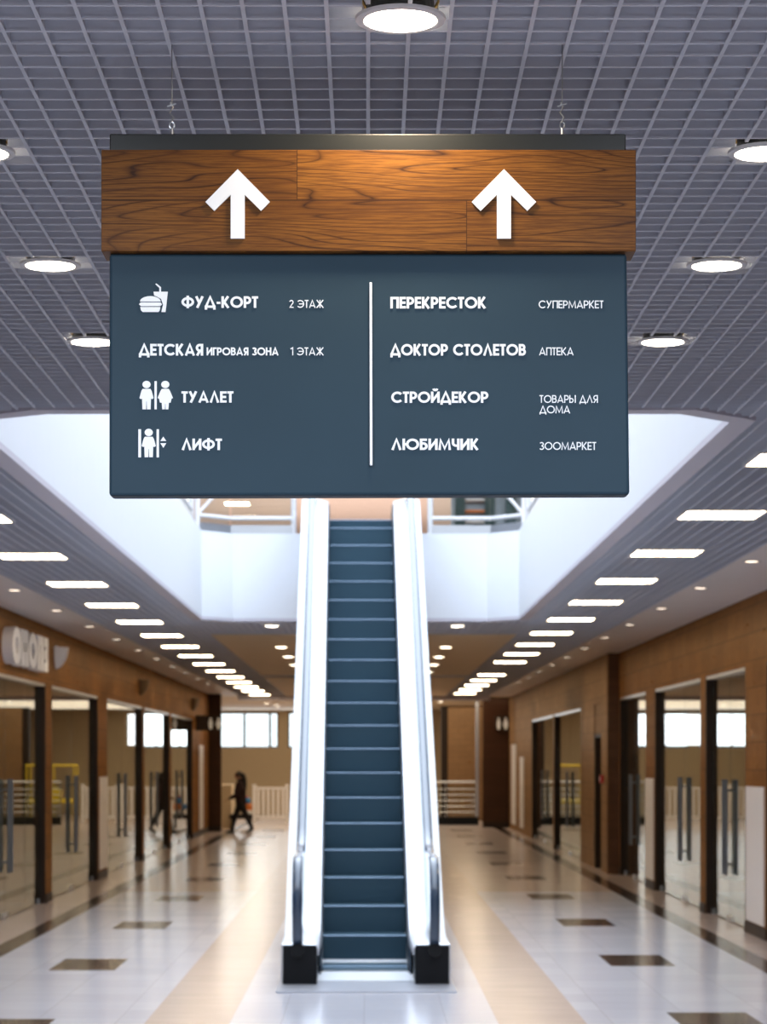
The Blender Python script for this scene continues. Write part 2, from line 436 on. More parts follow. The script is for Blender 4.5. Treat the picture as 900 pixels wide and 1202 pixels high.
# ---- side walls with shop openings
def shop_wall(name, side, X, y0, y1, openings, top, m, thick=.17):
    """wall along y with door openings; side -1 left / +1 right; X = visible face"""
    a, b = (X-thick, X) if side < 0 else (X, X+thick)
    mb = MB(); p = y0
    for (o0, o1) in openings:
        mb.box(a, b, p, o0, 0, top); p = o1
    mb.box(a, b, p, y1, 0, top)
    mb.box(a, b, y0, y1, top, 4.24)
    return struct(mb.build(name, m))
OL = [(13.0, 18.0), (19.2, 24.2), (25.4, 31.5), (32.1, 37.6), (38.9, 45.0), (45.4, 51.1), (51.6, 57.8)]
OR = [(13.5, 18.5), (19.5, 24.9), (26.3, 29.4), (29.85, 34.6), (35.75, 39.4)]
OR2 = [(44.7, 51.1), (51.4, 58.0)]
shop_wall('wall_left', -1, XL, -9, 63.6, OL, 2.93, 'tile_y')
shop_wall('wall_right', 1, XR, -9, STEP, OR, 2.95, 'tile_y')
shop_wall('wall_right_inner', 1, XR2, STEP+.22, 68, [(40.75, 42.0)]+OR2, 2.9, 'tile_far')
struct(B(XR2-.001, XR2+.45, STEP+.0, STEP+.219, 0, 4.24).build('wall_step', 'wood_return'))
# baseboards of the piers
def skirting(name, side, X, y0, y1, openings):
    mb = MB(); p = y0
    a, b = (X, X+.012) if side < 0 else (X-.012, X)
    for o0, o1 in openings+[(y1, y1)]:
        mb.box(a, b, p, o0, 0, .12); p = o1
    return struct(mb.build(name, 'frame_dark'))
skirting('baseboard_left', -1, XL, -9, 63.6, OL)
skirting('baseboard_right', 1, XR, -9, STEP, OR)

door_n = [0]
def shop_door(side, X, o0, o1, top, handle=True, seam=None):
    """glazed shop front in an opening: dark frame, two glass leaves meeting at a seam, pull bars, patch fittings"""
    door_n[0] += 1
    G = X+side*.078                                   # plane of the glass
    d = bpy.data.objects.new('door_%d' % door_n[0], None); C.objects.link(d); d.location = (G, (o0+o1)/2, 0); d['kind'] = 'structure'
    L = (o1-o0)/2; e = .004
    fr = MB()
    xa, xb = sorted((X+side*.004-G, X+side*.088-G))
    fr.box(xa, xb, L-.05, L-e, 0, top-e); fr.box(xa, xb, -L+e, -L+.05, 0, top-e)
    fr.build('door_frame', 'frame_dark', d)
    B(*sorted((X+side*.006-G, X+side*.086-G)), -L+.051, L-.051, top-.045, top-e).build('header_rail', 'steel', d)
    s0 = 0.0 if seam is None else seam-(o0+o1)/2
    for (a, b, sg) in ((-L+.055, s0-.006, -1), (s0+.006, L-.055, 1)):
        lf = B(-.006, .006, a, b, .015, top-.05).build('glass_leaf', 'glass', d)
        pf = MB().box(-.012, .012, a+.02, a+.18, .004, .07).box(-.012, .012, b-.18, b-.02, .004, .07)
        pf.build('patch_fitting', 'steel', lf)
        if handle and abs(s0+sg*.12) < L-.1:
            yy = s0+sg*.12; hb = MB()
            for q in (-1, 1):
                hb.tube([(q*.065, yy, .55), (q*.065, yy, 1.68)], .019, 10)
            for zz in (.68, 1.55): hb.tube([(-.065, yy, zz), (.065, yy, zz)], .011, 8)
            hb.build('pull_handle', 'steel_dark', lf, smooth=True)
    return d
for k, (a, b) in enumerate(OL):
    if k >= 2: shop_door(-1, XL, a, b, 2.93)
    else: shop_door(-1, XL, a, b, 2.93, False)
for k, (a, b) in enumerate(OR):
    shop_door(1, XR, a, b, 2.95, k in (2, 3, 4) or k == 1, {2: 27.9, 3: 31.9, 4: 37.9}.get(k))
for a, b in OR2: shop_door(1, XR2, a, b, 2.9)
# service door in the right wall
sd = bpy.data.objects.new('door_%d' % (door_n[0]+1), None); C.objects.link(sd); sd.location = (XR2+.10, 41.375, 0); sd['kind'] = 'structure'
B(0, .04, -.56, .56, .01, 2.3).build('door_leaf', 'pillar', sd)
MB().box(-.09, .1, -.62, -.565, 0, 2.37).box(-.09, .1, .565, .62, 0, 2.37).box(-.09, .1, -.565, .565, 2.31, 2.37).build('door_frame', 'frame_dark', sd)
MB().tube([(-.05, -.45, 1.0), (-.05, -.33, 1.0)], .012, 8).tube([(0, -.45, 1.0), (-.05, -.45, 1.0)], .01, 8).build('door_handle', 'steel', sd)
struct(B(XR2+.02, XR2+.28, 40.752, 41.998, 2.375, 2.899).build('trim_3', 'tile_far'))

struct(B(-13, 13, -9.2, -9, 0, 4.24).build('wall_light_block', 'cream_wall'))  # unseen end wall, added to keep sky light off the ceiling slats
# ---- shops behind the glass
struct(MB().box(-9.3, -9.1, 5, 63.6, 0, 3.3).box(-9.1, -4.62, 5, 5.2, 0, 3.3).box(-9.1, -4.62, 31.7, 31.85, 0, 3.3).box(-9.1, -4.62, 45.1, 45.3, 0, 3.3).box(-9.1, -4.62, 63.3, 63.59, 0, 3.3).build('wall_shop_left', 'shop_wall'))
struct(MB().box(9.1, 9.3, 5, 68, 0, 3.3).box(4.6, 9.1, 5, 5.2, 0, 3.3).box(4.6, 9.1, 25.2, 25.4, 0, 3.3).box(4.6, 9.1, 39.6, 39.8, 0, 3.3).box(4.6, 9.1, 67.7, 68, 0, 3.3).build('wall_shop_right', 'shop_wall'))
struct(B(-9.3, -4.62, 5, 63.6, 3.31, 3.4).build('ceiling_shop_left', 'shop_wall'))
struct(B(4.52, 9.3, 5, 68, 3.31, 3.4).build('ceiling_shop_right', 'shop_wall'))

# ---- far end of the hall
def wall_with_windows(name, y, x0, x1, wins, z0, z1, m):
    mb = MB(); mb.box(x0, x1, y, y+.3, 0, z0); mb.box(x0, x1, y, y+.3, z1, 4.2); p = x0
    for a, b in wins: mb.box(p, a, y, y+.3, z0, z1); p = b
    mb.box(p, x1, y, y+.3, z0, z1)
    return struct(mb.build(name, m))
WIN = [(-8.6, -6.2), (-5.35, -3.2), (-2.85, -.55), (.1, 2.2)]  # the leftmost window is out of view, added for its light
wall_with_windows('wall_back', 84, -13, 13, WIN[:3], 2.36, 3.62, 'cream_wall')
for k, (a, b) in enumerate(WIN[:3]):
    wd = bpy.data.objects.new('window_%d' % (k+1), None); C.objects.link(wd); wd.location = ((a+b)/2, 84.1, 2.99); wd['kind'] = 'structure'
    L = (b-a)/2-.002; fr = MB()
    fr.box(-L, L, -.03, .03, -.628, -.58).box(-L, L, -.03, .03, .58, .628).box(-L, -L+.05, -.03, .03, -.58, .58).box(L-.05, L, -.03, .03, -.58, .58)
    for t in ((-.13, .78) if k == 1 else (-.35, .5)): fr.box(t-.045, t+.045, -.03, .03, -.58, .58)
    fr.build('window_frame', 'frame_dark', wd)
    B(-L+.05, L-.05, -.004, .004, -.58, .58).build('window_glass', 'clear_glass', wd)
struct(B(-13.2, -13, 63.6, 84.3, 0, 4.2).build('wall_end_left', 'cream_wall'))
struct(B(13, 13.2, 66, 84.3, 0, 4.2).build('wall_end_right', 'cream_wall'))
struct(B(-13, -4.61, 63.61, 63.8, 0, 4.2).build('wall_corner_left', 'cream_wall'))
struct(B(4.33, 13, 67.8, 68.0, 0, 4.2).build('wall_corner_right', 'cream_wall'))
struct(B(-4.60, -3.98, 63.61, 64.1, 0, 4.0).build('wall_pillar_left', 'pillar'))
struct(B(3.28, 4.01, 67.2, 67.7, 0, 4.0).build('wall_pillar_right', 'pillar'))
struct(MB().box(-4.62, -3.97, 63.6, 64.11, 0, .14).build('baseboard_pillar_left', 'frame_dark'))
struct(MB().box(3.27, 4.015, 67.19, 67.71, 0, .14).build('baseboard_pillar_right', 'frame_dark'))
struct(B(-4.25, -3.86, 66.6, 68.2, 0, 1.22).build('wall_low', 'cream_wall'))
struct(B(2.62, 4.6, 77.5, 77.9, 0, 3.69).build('wall_end_tile', 'tile_x'))
struct(B(2.40, 2.61, 77.6, 77.95, 0, 3.69).build('trim_4', 'frame_dark'))

# ---- the upper floor seen through the void
sky0, sky1 = (-2.7, 11.5), (2.6, 31.5)
uc = MB(); uc.box(-10, -2.7, 4, 66, 8.0, 8.2); uc.box(2.6, 10, 4, 66, 8.0, 8.2); uc.box(-2.7, 2.6, 4, 11.5, 8.0, 8.2); uc.box(-2.7, 2.6, 31.5, 66, 8.0, 8.2)
struct(uc.build('ceiling_upper', 'up_ceiling'))
struct(MB().box(-10.2, -10, 4, 66, 4.8, 8).box(10, 10.2, 4, 66, 4.8, 8).box(-10, 10, 66, 66.2, 4.8, 8.2).box(-10, 10, 3.8, 4, 4.8, 8.2).build('wall_upper', 'gypsum'))

# ================================================================== HANGING SIGN
SY = 5.9; PXM = F/SY
sx = lambda u: (u-432)/PXM
sz = lambda v: 1.9+(893-v)/PXM
sign = thing('hanging_sign', 'dark slate and oak direction sign with white arrows hanging in front of the escalator', 'sign', (0, SY, 0))
# panel, slightly wider at its foot as in the photo
MB().prism([(sx(128), sz(582)), (sx(738.8), sz(580.5)), (sx(735.5), sz(298)), (sx(128.3), sz(298))], 0, .075, 'y').build('panel', 'panel', sign, bevel=.007)
B(sx(120), sx(745), -.022, .095, sz(297), sz(178.5)).build('wood_fascia', 'wood', sign, bevel=.0015)
B(sx(128), sx(735), .012, .085, sz(178.4), sz(155.5)).build('top_rail', 'black_rail', sign, bevel=.003)
B(sx(129.5), sx(734), .005, .07, sz(300.5), sz(297.2)).build('shadow_gap', 'black_rail', sign)
for cx_ in (279.6, 590.6):
    P = [(0, 201.8), (37.6, 240), (27.3, 250.5), (8.2, 231.5), (8.2, 282.8), (-8.2, 282.8), (-8.2, 231.5), (-27.3, 250.5), (-37.6, 240)]
    MB().prism([(sx(cx_+a), sz(b)) for a, b in P][::-1], -.028, -.0222, 'y').build('arrow', 'white_sign', sign)
MB().prism([(sx(433.8), sz(547)), (sx(437.2), sz(547)), (sx(436.6), sz(332)), (sx(433.4), sz(332))], -.010, -.0005, 'y').build('divider', 'white_sign', sign, bevel=.002)

# ---- stroke lettering (geometric sans capitals)
def arc(cx, cy, rx, ry, a0, a1, n=18):
    return [(cx+rx*math.cos(math.radians(a0+(a1-a0)*k/n)), cy+ry*math.sin(math.radians(a0+(a1-a0)*k/n))) for k in range(n+1)]
def glyph(ch, w):
    a = w/2; L = lambda *p: list(p)
    def bowl(x0, xr, y0, y1):     # right-hand bowl between heights y0..y1 (stroke centres)
        r = (y1-y0)/2; return [(x0, y1)]+arc(xr-r*.9, (y0+y1)/2, r*.9, r, 90, -90, 12)+[(x0, y0)]
    if ch == 'П': W = .68; return W, [L((a, 0), (a, 1-a), (W-a, 1-a), (W-a, 0))]
    if ch == 'Е': W = .52; return W, [L((W, 1-a), (a, 1-a), (a, a), (W, a)), L((a, .5), (W*.93, .5))]
    if ch == 'Р': W = .60; return W, [L((a, 0), (a, 1)), bowl(a, W-a, .42, 1-a)]
    if ch == 'К': W = .66; return W, [L((a, 0), (a, 1)), L((W-a*1.3, 1), (a+.12, .5), (W-a*1.1, 0))]
    if ch == 'С': W = .88; return W, [arc(.5, .5, .5-a, .5-a, 42, 318)]
    if ch == 'Т': W = .50; return W, [L((0, 1-a), (W, 1-a)), L((W/2, 0), (W/2, 1-a))]
    if ch == 'О': W = 1.0; return W, [arc(.5, .5, .5-a, .5-a, 0, 360, 30)]
    if ch == 'Д': W = .86; return W, [L((.10, a), (W/2, 1-a*.6), (W-.10, a)), L((0, a), (W, a)), L((a, -.16), (a, a)), L((W-a, -.16), (W-a, a))]
    if ch == 'Л': W = .80; return W, [L((a, 0), (W/2, 1-a*.6), (W-a, 0))]
    if ch == 'У': W = .74; return W, [L((a*1.2, 1), (W/2+.02, .36)), L((W-a*1.2, 1), (W/2-.18, 0))]
    if ch == 'А': W = .84; return W, [L((a, 0), (W/2, 1-a*.6), (W-a, 0)), L((.2, .27), (W-.2, .27))]
    if ch == 'Ф': W = 1.0; return W, [arc(.5, .51, .5-a, .37-a/2, 0, 360, 26), L((.5, -.03), (.5, 1.05))]
    if ch == '-': W = .36; return W, [L((.03, .43), (.33, .43))]
    if ch == ' ': return .34, []
    if ch == 'Э': W = .88; return W, [arc(.38, .5, .5-a, .5-a, -138, 138), L((.22, .5), (W-a, .5))]
    if ch == 'Ж': W = 1.0; return W, [L((.5, 0), (.5, 1)), L((a*1.3, 1), (.5-a*.3, .5), (a*1.1, 0)), L((W-a*1.3, 1), (.5+a*.3, .5), (W-a*1.1, 0))]
    if ch == 'Я': W = .60; return W, [L((W-a, 0), (W-a, 1)), [(W-x, y) for x, y in bowl(a, W-a, .42, 1-a)], L((W*.55, .42), (a*1.2, 0))]
    if ch in 'ИЙ':
        W = .70; s = [L((a, 0), (a, 1)), L((W-a, 0), (W-a, 1)), L((a, a*1.4), (W-a, 1-a*1.4))]
        if ch == 'Й': s.append(arc(W/2, 1.28, .15, .15, 190, 350, 10))
        return W, s
    if ch == 'Г': W = .46; return W, [L((a, 0), (a, 1-a), (W, 1-a))]
    if ch == 'В': W = .60; return W, [L((a, 0), (a, 1)), bowl(a, W-a-.04, .52, 1-a), bowl(a, W-a, a, .52)]
    if ch == 'З': W = .58; return W, [arc(.27, .745, .255-a*.6, .255-a, 150, -90, 14), arc(.27, .275, .29-a*.6, .275-a, 90, -150, 14)]
    if ch == 'Н': W = .68; return W, [L((a, 0), (a, 1)), L((W-a, 0), (W-a, 1)), L((a, .52), (W-a, .52))]
    if ch == 'Ю': W = 1.26; return W, [L((a, 0), (a, 1)), L((a, .5), (.3, .5)), arc(.76, .5, .5-a, .5-a, 0, 360, 30)]
    if ch == 'Б': W = .60; return W, [L((a, 0), (a, 1-a), (W-.06, 1-a)), bowl(a, W-a, a, .58)]
    if ch == 'М': W = .96; return W, [L((a, 0), (a+.07, 1-a), (W/2, .12), (W-a-.07, 1-a), (W-a, 0))]
    if ch == 'Ч': W = .60; return W, [L((W-a, 0), (W-a, 1)), [(a, 1)]+arc(a+.24, .62, .24, .24, 180, 270, 8)+[(W-a, .38)]]
    if ch == 'Ы': W = .84; return W, [L((a, 0), (a, 1)), bowl(a, .56-a, a, .56), L((W-a, 0), (W-a, 1))]
    if ch == '1': W = .34; return W, [L((.0, .80), (W-a, 1-a*.4), (W-a, 0))]
    if ch == '2': W = .56; return W, [arc(.27, .72, .28-a, .28-a, 165, -35, 14)+[(a*1.4, a), (W, a)]]
    raise KeyError(ch)
def stroke(mb, pts, wid, fx, fz, y0, y1):
    n = len(pts); closed = n > 3 and math.dist(pts[0], pts[-1]) < 1e-6
    if closed: pts = pts[:-1]; n -= 1
    Lf, Rt = [], []
    for i in range(n):
        p = Vector(pts[i])
        a = Vector(pts[i-1]) if (i > 0 or closed) else None
        b = Vector(pts[(i+1) % n]) if (i < n-1 or closed) else None
        d1 = (p-a).normalized() if a is not None else (b-p).normalized(); d2 = (b-p).normalized() if b is not None else d1
        nn = Vector((-(d1.y+d2.y), d1.x+d2.x))
        nn = nn.normalized() if nn.length > 1e-6 else Vector((-d1.y, d1.x))
        k = min(1.7, 1/max(.2, nn.dot(Vector((-d1.y, d1.x)))))
        Lf.append(p+nn*wid/2*k); Rt.append(p-nn*wid/2*k)
    base = len(mb.v)
    for yy in (y0, y1):
        for q in Lf+Rt: mb.v.append((fx(q.x), yy, fz(q.y)))
    m = 2*n; rng = range(n) if closed else range(n-1)
    for i in rng:
        j = (i+1) % n
        mb.f.append((base+i, base+j, base+n+j, base+n+i)); mb.f.append((base+m+n+i, base+m+n+j, base+m+j, base+m+i))
        mb.f.append((base+i, base+m+i, base+m+j, base+j)); mb.f.append((base+n+i, base+n+j, base+m+n+j, base+m+n+i))
    if not closed:
        for i in (0, n-1): mb.f.append((base+i, base+n+i, base+m+n+i, base+m+i))
def lettering(mb, text, x0, x1, z0, z1, weight, track, y0, y1):
    """text into the box x0..x1, z0..z1 (cap height)"""
    gl = [glyph(c, weight) for c in text]
    tot = sum(gw for gw, _ in gl)+track*(len(gl)-1)
    h = z1-z0; k = (x1-x0)/tot; p = 0.0
    for gw, st in gl:
        for q_, s_ in enumerate(st):
            stroke(mb, s_, weight, lambda q, p=p: x0+(p+q)*k, lambda q: z0+q*h, y0-.00025*q_, y1)
        p += gw+track
    return mb
BOLD, THIN = .198, .13
TXT = [('ФУД-КОРТ', 213, 303, 348, 361.5, BOLD), ('2 ЭТАЖ', 339.5, 380, 352.3, 361.5, THIN),
       ('ДЕТСКАЯ', 163, 238.5, 403.8, 417.5, BOLD), ('ИГРОВАЯ ЗОНА', 242.5, 327, 408, 417.3, .19), ('1 ЭТАЖ', 341, 380, 408, 417.2, THIN),
       ('ТУАЛЕТ', 213, 274, 459.5, 472.7, BOLD), ('ЛИФТ', 213, 260.5, 515, 528.4, BOLD),
       ('ПЕРЕКРЕСТОК', 458, 570.5, 348.7, 362.2, BOLD), ('СУПЕРМАРКЕТ', 632, 708, 353, 362, THIN),
       ('ДОКТОР СТОЛЕТОВ', 458, 617, 404, 417.5, BOLD), ('АПТЕКА', 632.5, 673, 408, 417.2, THIN),
       ('СТРОЙДЕКОР', 459, 573, 459.8, 473, BOLD), ('ТОВАРЫ ДЛЯ', 633, 701.5, 464, 473, THIN), ('ДОМА', 633, 669, 476.3, 485.3, THIN),
       ('ЛЮБИМЧИК', 459, 562, 515, 528.3, BOLD), ('ЗООМАРКЕТ', 633, 699.5, 519, 528.2, THIN)]
for tx, u0, u1, v0, v1, wt in TXT:
    lettering(MB(), tx, sx(u0), sx(u1), sz(v1), sz(v0), wt, .05 if wt > .15 else .07, -.0025, .0005).build('lettering', 'white_sign', sign)
# ---- pictograms
def flat(mb, poly): return mb.prism([(sx(u), sz(v)) for u, v in poly], -.0025, .0005, 'y')
def disc(mb, u, v, ru, rv, n=20, a0=0, a1=360): return flat(mb, [(u+ru*math.cos(math.radians(a0+(a1-a0)*k/n)), v-rv*math.sin(math.radians(a0+(a1-a0)*k/n))) for k in range(n if a1-a0 == 360 else n+1)])
pb = MB()                                                         # burger and drink
disc(pb, 176.5, 354.2, 12.2, 6.4, 14, 0, 180)
flat(pb, [(164.0, 356.2), (165.5, 355.2), (188.5, 355.2), (190.2, 357.4), (188, 359.6), (165.6, 359.6), (163.2, 357.6)])
flat(pb, [(164.6, 360.6), (188.2, 360.6), (187.6, 364.2), (186, 366.4), (167.5, 366.4), (165.4, 364.2)])
flat(pb, [(180.2, 342.6), (197, 342.6), (194.3, 366.4), (189.3, 366.4), (191.4, 358), (189, 351), (184, 348.2), (181, 347)])
flat(pb, [(182.2, 333.6), (183.8, 333.0), (189.0, 337.2), (189.0, 342.7), (187.0, 342.7), (187.0, 338.2)])
pb.build('pictogram', 'white_sign', sign)
def figure(mb, c, top, dress=False):
    disc(mb, c, top+4.5, 4.8, 4.3)
    if not dress:
        flat(mb, [(c-4.6, top+9.6), (c+4.6, top+9.6), (c+6.0, top+12), (c+8.3, top+20.4), (c+6.6, top+21.6), (c+5.2, top+21), (c+4.8, top+33.6), (c+.5, top+33.6), (c+.2, top+24), (c-.2, top+24), (c-.5, top+33.6), (c-4.8, top+33.6), (c-5.2, top+21), (c-6.6, top+21.6), (c-8.3, top+20.4), (c-6.0, top+12)])
    else:
        flat(mb, [(c-4.0, top+9.6), (c+4.0, top+9.6), (c+5.6, top+12), (c+9.0, top+20.2), (c+7.2, top+21.4), (c+6.4, top+25.6), (c+4.2, top+25.8), (c+3.6, top+33.6), (c+.4, top+33.6), (c+.2, top+27), (c-.2, top+27), (c-.4, top+33.6), (c-3.6, top+33.6), (c-4.2, top+25.8), (c-6.4, top+25.6), (c-7.2, top+21.4), (c-9.0, top+20.2), (c-5.6, top+12)])
pt = MB(); figure(pt, 172, 447); figure(pt, 194, 447, True); flat(pt, [(181.3, 447.5), (184, 447.5), (184, 480.6), (181.3, 480.6)]); pt.build('pictogram', 'white_sign', sign)
pl = MB(); figure(pl, 174.6, 503.2)
flat(pl, [(162.4, 504), (165.6, 504), (165.6, 537), (162.4, 537)]); flat(pl, [(183.8, 504), (186.6, 504), (186.6, 537), (183.8, 537)])
flat(pl, [(188.2, 517.8), (195.2, 517.8), (191.7, 512.6)]); flat(pl, [(188.2, 520.4), (191.7, 525.8), (195.2, 520.4)])
pl.build('pictogram', 'white_sign', sign)
# ---- hanging wires with hooks and eye bolts
for u in (200, 661.5):
    X = sx(u); z0 = sz(155.6)
    wz = MB(); wz.tube([(X, .045, z0+.07), (X, .045, 4.2)], .0012, 6); wr = wz.build('wire', 'steel_dark', sign)
    hk = MB(); hk.tube([(X, .045, z0-.001), (X, .045, z0+.022)], .0042, 8)
    hk.tube([(X+.006*math.cos(t*PI/6), .045, z0+.030+.008*math.sin(t*PI/6)) for t in range(13)], .0022, 6)
    hk.tube([(X-.003, .045, z0+.036), (X+.004, .043, z0+.050), (X-.006, .045, z0+.062), (X+.002, .046, z0+.075), (X-.004, .045, z0+.088)], .0026, 6)
    hk.tube([(X-.012, .045, z0+.078), (X+.010, .045, z0+.085)], .0022, 6)
    hk.build('turnbuckle', 'steel', wr, smooth=True)

# ================================================================== ESCALATOR
esc = thing('escalator', 'escalator with dark ribbed steps and white sides climbing through the atrium', 'escalator', (-.027, 21.06, 0), math.radians(.45))
RISE = .2485
SL = RISE/.4
zl = lambda y: .04+(y-.34)*SL                      # nosing line
HALF = .385
stp = MB(); ns = MB()
def step_profile(d):                                # (y, z) relative to the nosing: curved riser below it, tread behind it
    return [(0, -.012), (.006, -.06), (.012, -.12), (.020, -.20), (.03, -.27), (.40, -.05), (.40, 0), (.012, 0), (.003, -.003)]
def make_step(k, y, z, rise):
    mb = MB(); prof = [(y+a, max(.004, z+b*rise/.25) if k < 2 else z+b) for a, b in step_profile(0)]
    mb.prism(prof[::-1], -HALF, HALF, 'x')
    o = mb.build('step', 'step', esc)
    MB().prism([(y-.004, z-.011), (y+.014, z-.011), (y+.014, z+.002), (y+.002, z+.002), (y-.004, z-.004)], -HALF, HALF, 'x').build('nosing', 'nosing', o)
for k in range(21):
    y = .34+.4*k; z = .04+RISE*k
    if k == 20: z = 4.90
    make_step(k, y, z, RISE)
B(-HALF, HALF, .0, .35, .006, .03).build('step', 'step', esc)
# landing plates and combs
B(-.74, .74, -1.75, -.05, .001, .012).build('landing_plate', 'plate', esc)
cb = MB().box(-.40, .40, -.05, -.001, .001, .026)
for i in range(40): cb.box(-.39+i*.02-.004, -.39+i*.02+.004, -.001, .03, .031, .036)
cb.build('comb', 'steel', esc)
B(-.74, .74, 8.76, 9.6, 4.85, 4.9).build('landing_plate', 'plate', esc)
# balustrade cross-section paths
def path(off, y0, y1, flat0, flat1):
    """nosing line raised by off; flat at the foot and at the head"""
    zf = .04+flat0; zt = 4.9+flat1
    ya = .34+(zf-off-.04)/SL; yb = .34+(zt-off-.04)/SL
    pts = [(y0, zf)]
    for t in (-.35, -.18, 0, .18, .35):              # soft bend at the foot
        yy = ya+t; pts.append((yy, zf+max(0, (t+.35)**2/(4*.35))*SL))
    for t in (-.35, -.18, 0, .18, .35):
        yy = yb+t; pts.append((yy, zt-max(0, (.35-t)**2/(4*.35))*SL))
    pts.append((y1, zt))
    return pts
for s in (-1, 1):
    X = lambda v: s*v
    # inner deck and its dark skirt
    P = path(.26, -.92, 9.5, .26, .24)
    prof = [(X(.402), -.02), (X(.405), .0), (X(.545), .035), (X(.56), .03), (X(.56), -.06), (X(.402), -.06)]
    MB().sweep(prof if s > 0 else prof[::-1], P).build('inner_deck', 'deck', esc, smooth=True)
    P2 = [(y, z) for y, z in path(.18, -.3, 9.4, .18, .18)]
    skb = MB()
    n = len(P2); vs = []
    for (y, z) in P2: vs += [(X(.391), y, max(.004, z-.42)), (X(.401), y, max(.004, z-.42)), (X(.401), y, z+.03), (X(.391), y, z+.03)]
    fs = [(4*i+j, 4*i+(j+1) % 4, 4*i+4+(j+1) % 4, 4*i+4+j) for i in range(n-1) for j in range(4)]+[(0, 1, 2, 3), (4*n-4, 4*n-3, 4*n-2, 4*n-1)]
    skb.add(vs, fs).build('skirt', 'skirt', esc)
    # outer deck and white cladding down to the soffit of the truss
    prof = [(X(.60), .03), (X(.722), .03), (X(.722), -.06), (X(.60), -.06)]
    MB().sweep(prof if s > 0 else prof[::-1], P).build('outer_deck', 'clad', esc)
    cl = MB(); vs = []
    for (y, z) in P:
        zb = max(.004, z-1.05); vs += [(X(.70), y, zb), (X(.720), y, zb), (X(.720), y, z-.06), (X(.70), y, z-.06)]
    n = len(P)
    fs = [(4*i+j, 4*i+(j+1) % 4, 4*i+4+(j+1) % 4, 4*i+4+j) for i in range(n-1) for j in range(4)]+[(0, 1, 2, 3), (4*n-4, 4*n-3, 4*n-2, 4*n-1)]
    cl.add(vs, fs).build('cladding', 'clad', esc)
    # handrail loop
    R = .40; yc, zc = -.86, .67
    hp = [(yc+R*math.cos(math.radians(a)), zc+R*math.sin(math.radians(a))) for a in range(262, 85, -8)]
    top = path(1.03, -.55, 10.2, 1.03, 1.0)
    hp = hp+[(y, z) for y, z in top]
    w_ = .042
    prof = [(X(.578)-w_, -.012), (X(.578)-w_, .008), (X(.578)-w_*.8, .016), (X(.578)-w_*.3, .020), (X(.578)+w_*.3, .020), (X(.578)+w_*.8, .016), (X(.578)+w_, .008), (X(.578)+w_, -.012)]
    # the newel runs clockwise, so its outer side is the left normal of the direction of travel
    MB().sweep(prof, hp).build('handrail', 'rubber', esc, smooth=True)
    # glass balustrade below the rail
    gp = [(yc+(R-.02)*math.cos(math.radians(a)), zc+(R-.02)*math.sin(math.radians(a))) for a in range(238, 85, -8)]+[(y, z-.018) for y, z in top]
    low = [(y, z+.0) for y, z in P]
    out = [(y, z) for y, z in gp if z > .30]+[(10.15, 5.14)]+[(y, z) for y, z in low[::-1] if y > -.9]
    MB().prism(out, s*.578-.005, s*.578+.005, 'x').build('glass_panel', 'clear_glass', esc)
    gch = MB(); vs = []
    for (y, z) in P: vs += [(X(.562), y, z-.05), (X(.570), y, z-.05), (X(.570), y, z+.05), (X(.562), y, z+.05)]
    gch.add(vs, fs); vs = []
    for (y, z) in P: vs += [(X(.586), y, z-.05), (X(.597), y, z-.05), (X(.597), y, z+.05), (X(.586), y, z+.05)]
    gch.add(vs, fs).build('glazing_channel', 'steel', esc)
    # newel foot: black box with the rail inlet, sloping bright end cap
    xa, xb = sorted((X(.415), X(.703)))
    MB().prism([(-1.12, .004), (-.55, .004), (-.55, .23), (-.85, .30), (-1.12, .34)], xa, xb, 'x').build('newel_base', 'black_plastic', esc, bevel=.01)
    MB().tube([(X(.578), -1.15, .30), (X(.578), -.95, .255)], .062, 14).build('rail_inlet', 'black_plastic', esc, smooth=True)
    MB().prism([(-1.10, .345), (-.86, .305), (-.86, .335), (-1.09, .36)], *sorted((X(.43), X(.53))), 'x').build('deck_end', 'steel', esc)
    MB().prism([(-1.10, .345), (-.86, .305), (-.86, .335), (-1.09, .36)], *sorted((X(.615), X(.70))), 'x').build('deck_end', 'steel', esc)
    MB().ball((X(.40), -.06, .05), .022, .03, .04).build('skirt_cap', 'black_plastic', esc)
# soffit of the truss
so = MB(); vs = []
P = path(.26, -.92, 9.5, .26, .24)
for (y, z) in P:
    zb = max(.004, z-1.06); vs += [(-.70, y, zb), (.70, y, zb), (.70, y, max(.012, zb+.02)), (-.70, y, max(.012, zb+.02))]
n = len(P)
so.add(vs, [(4*i+j, 4*i+(j+1) % 4, 4*i+4+(j+1) % 4, 4*i+4+j) for i in range(n-1) for j in range(4)]+[(0, 1, 2, 3), (4*n-4, 4*n-3, 4*n-2, 4*n-1)]).build('truss_soffit', 'clad', esc)

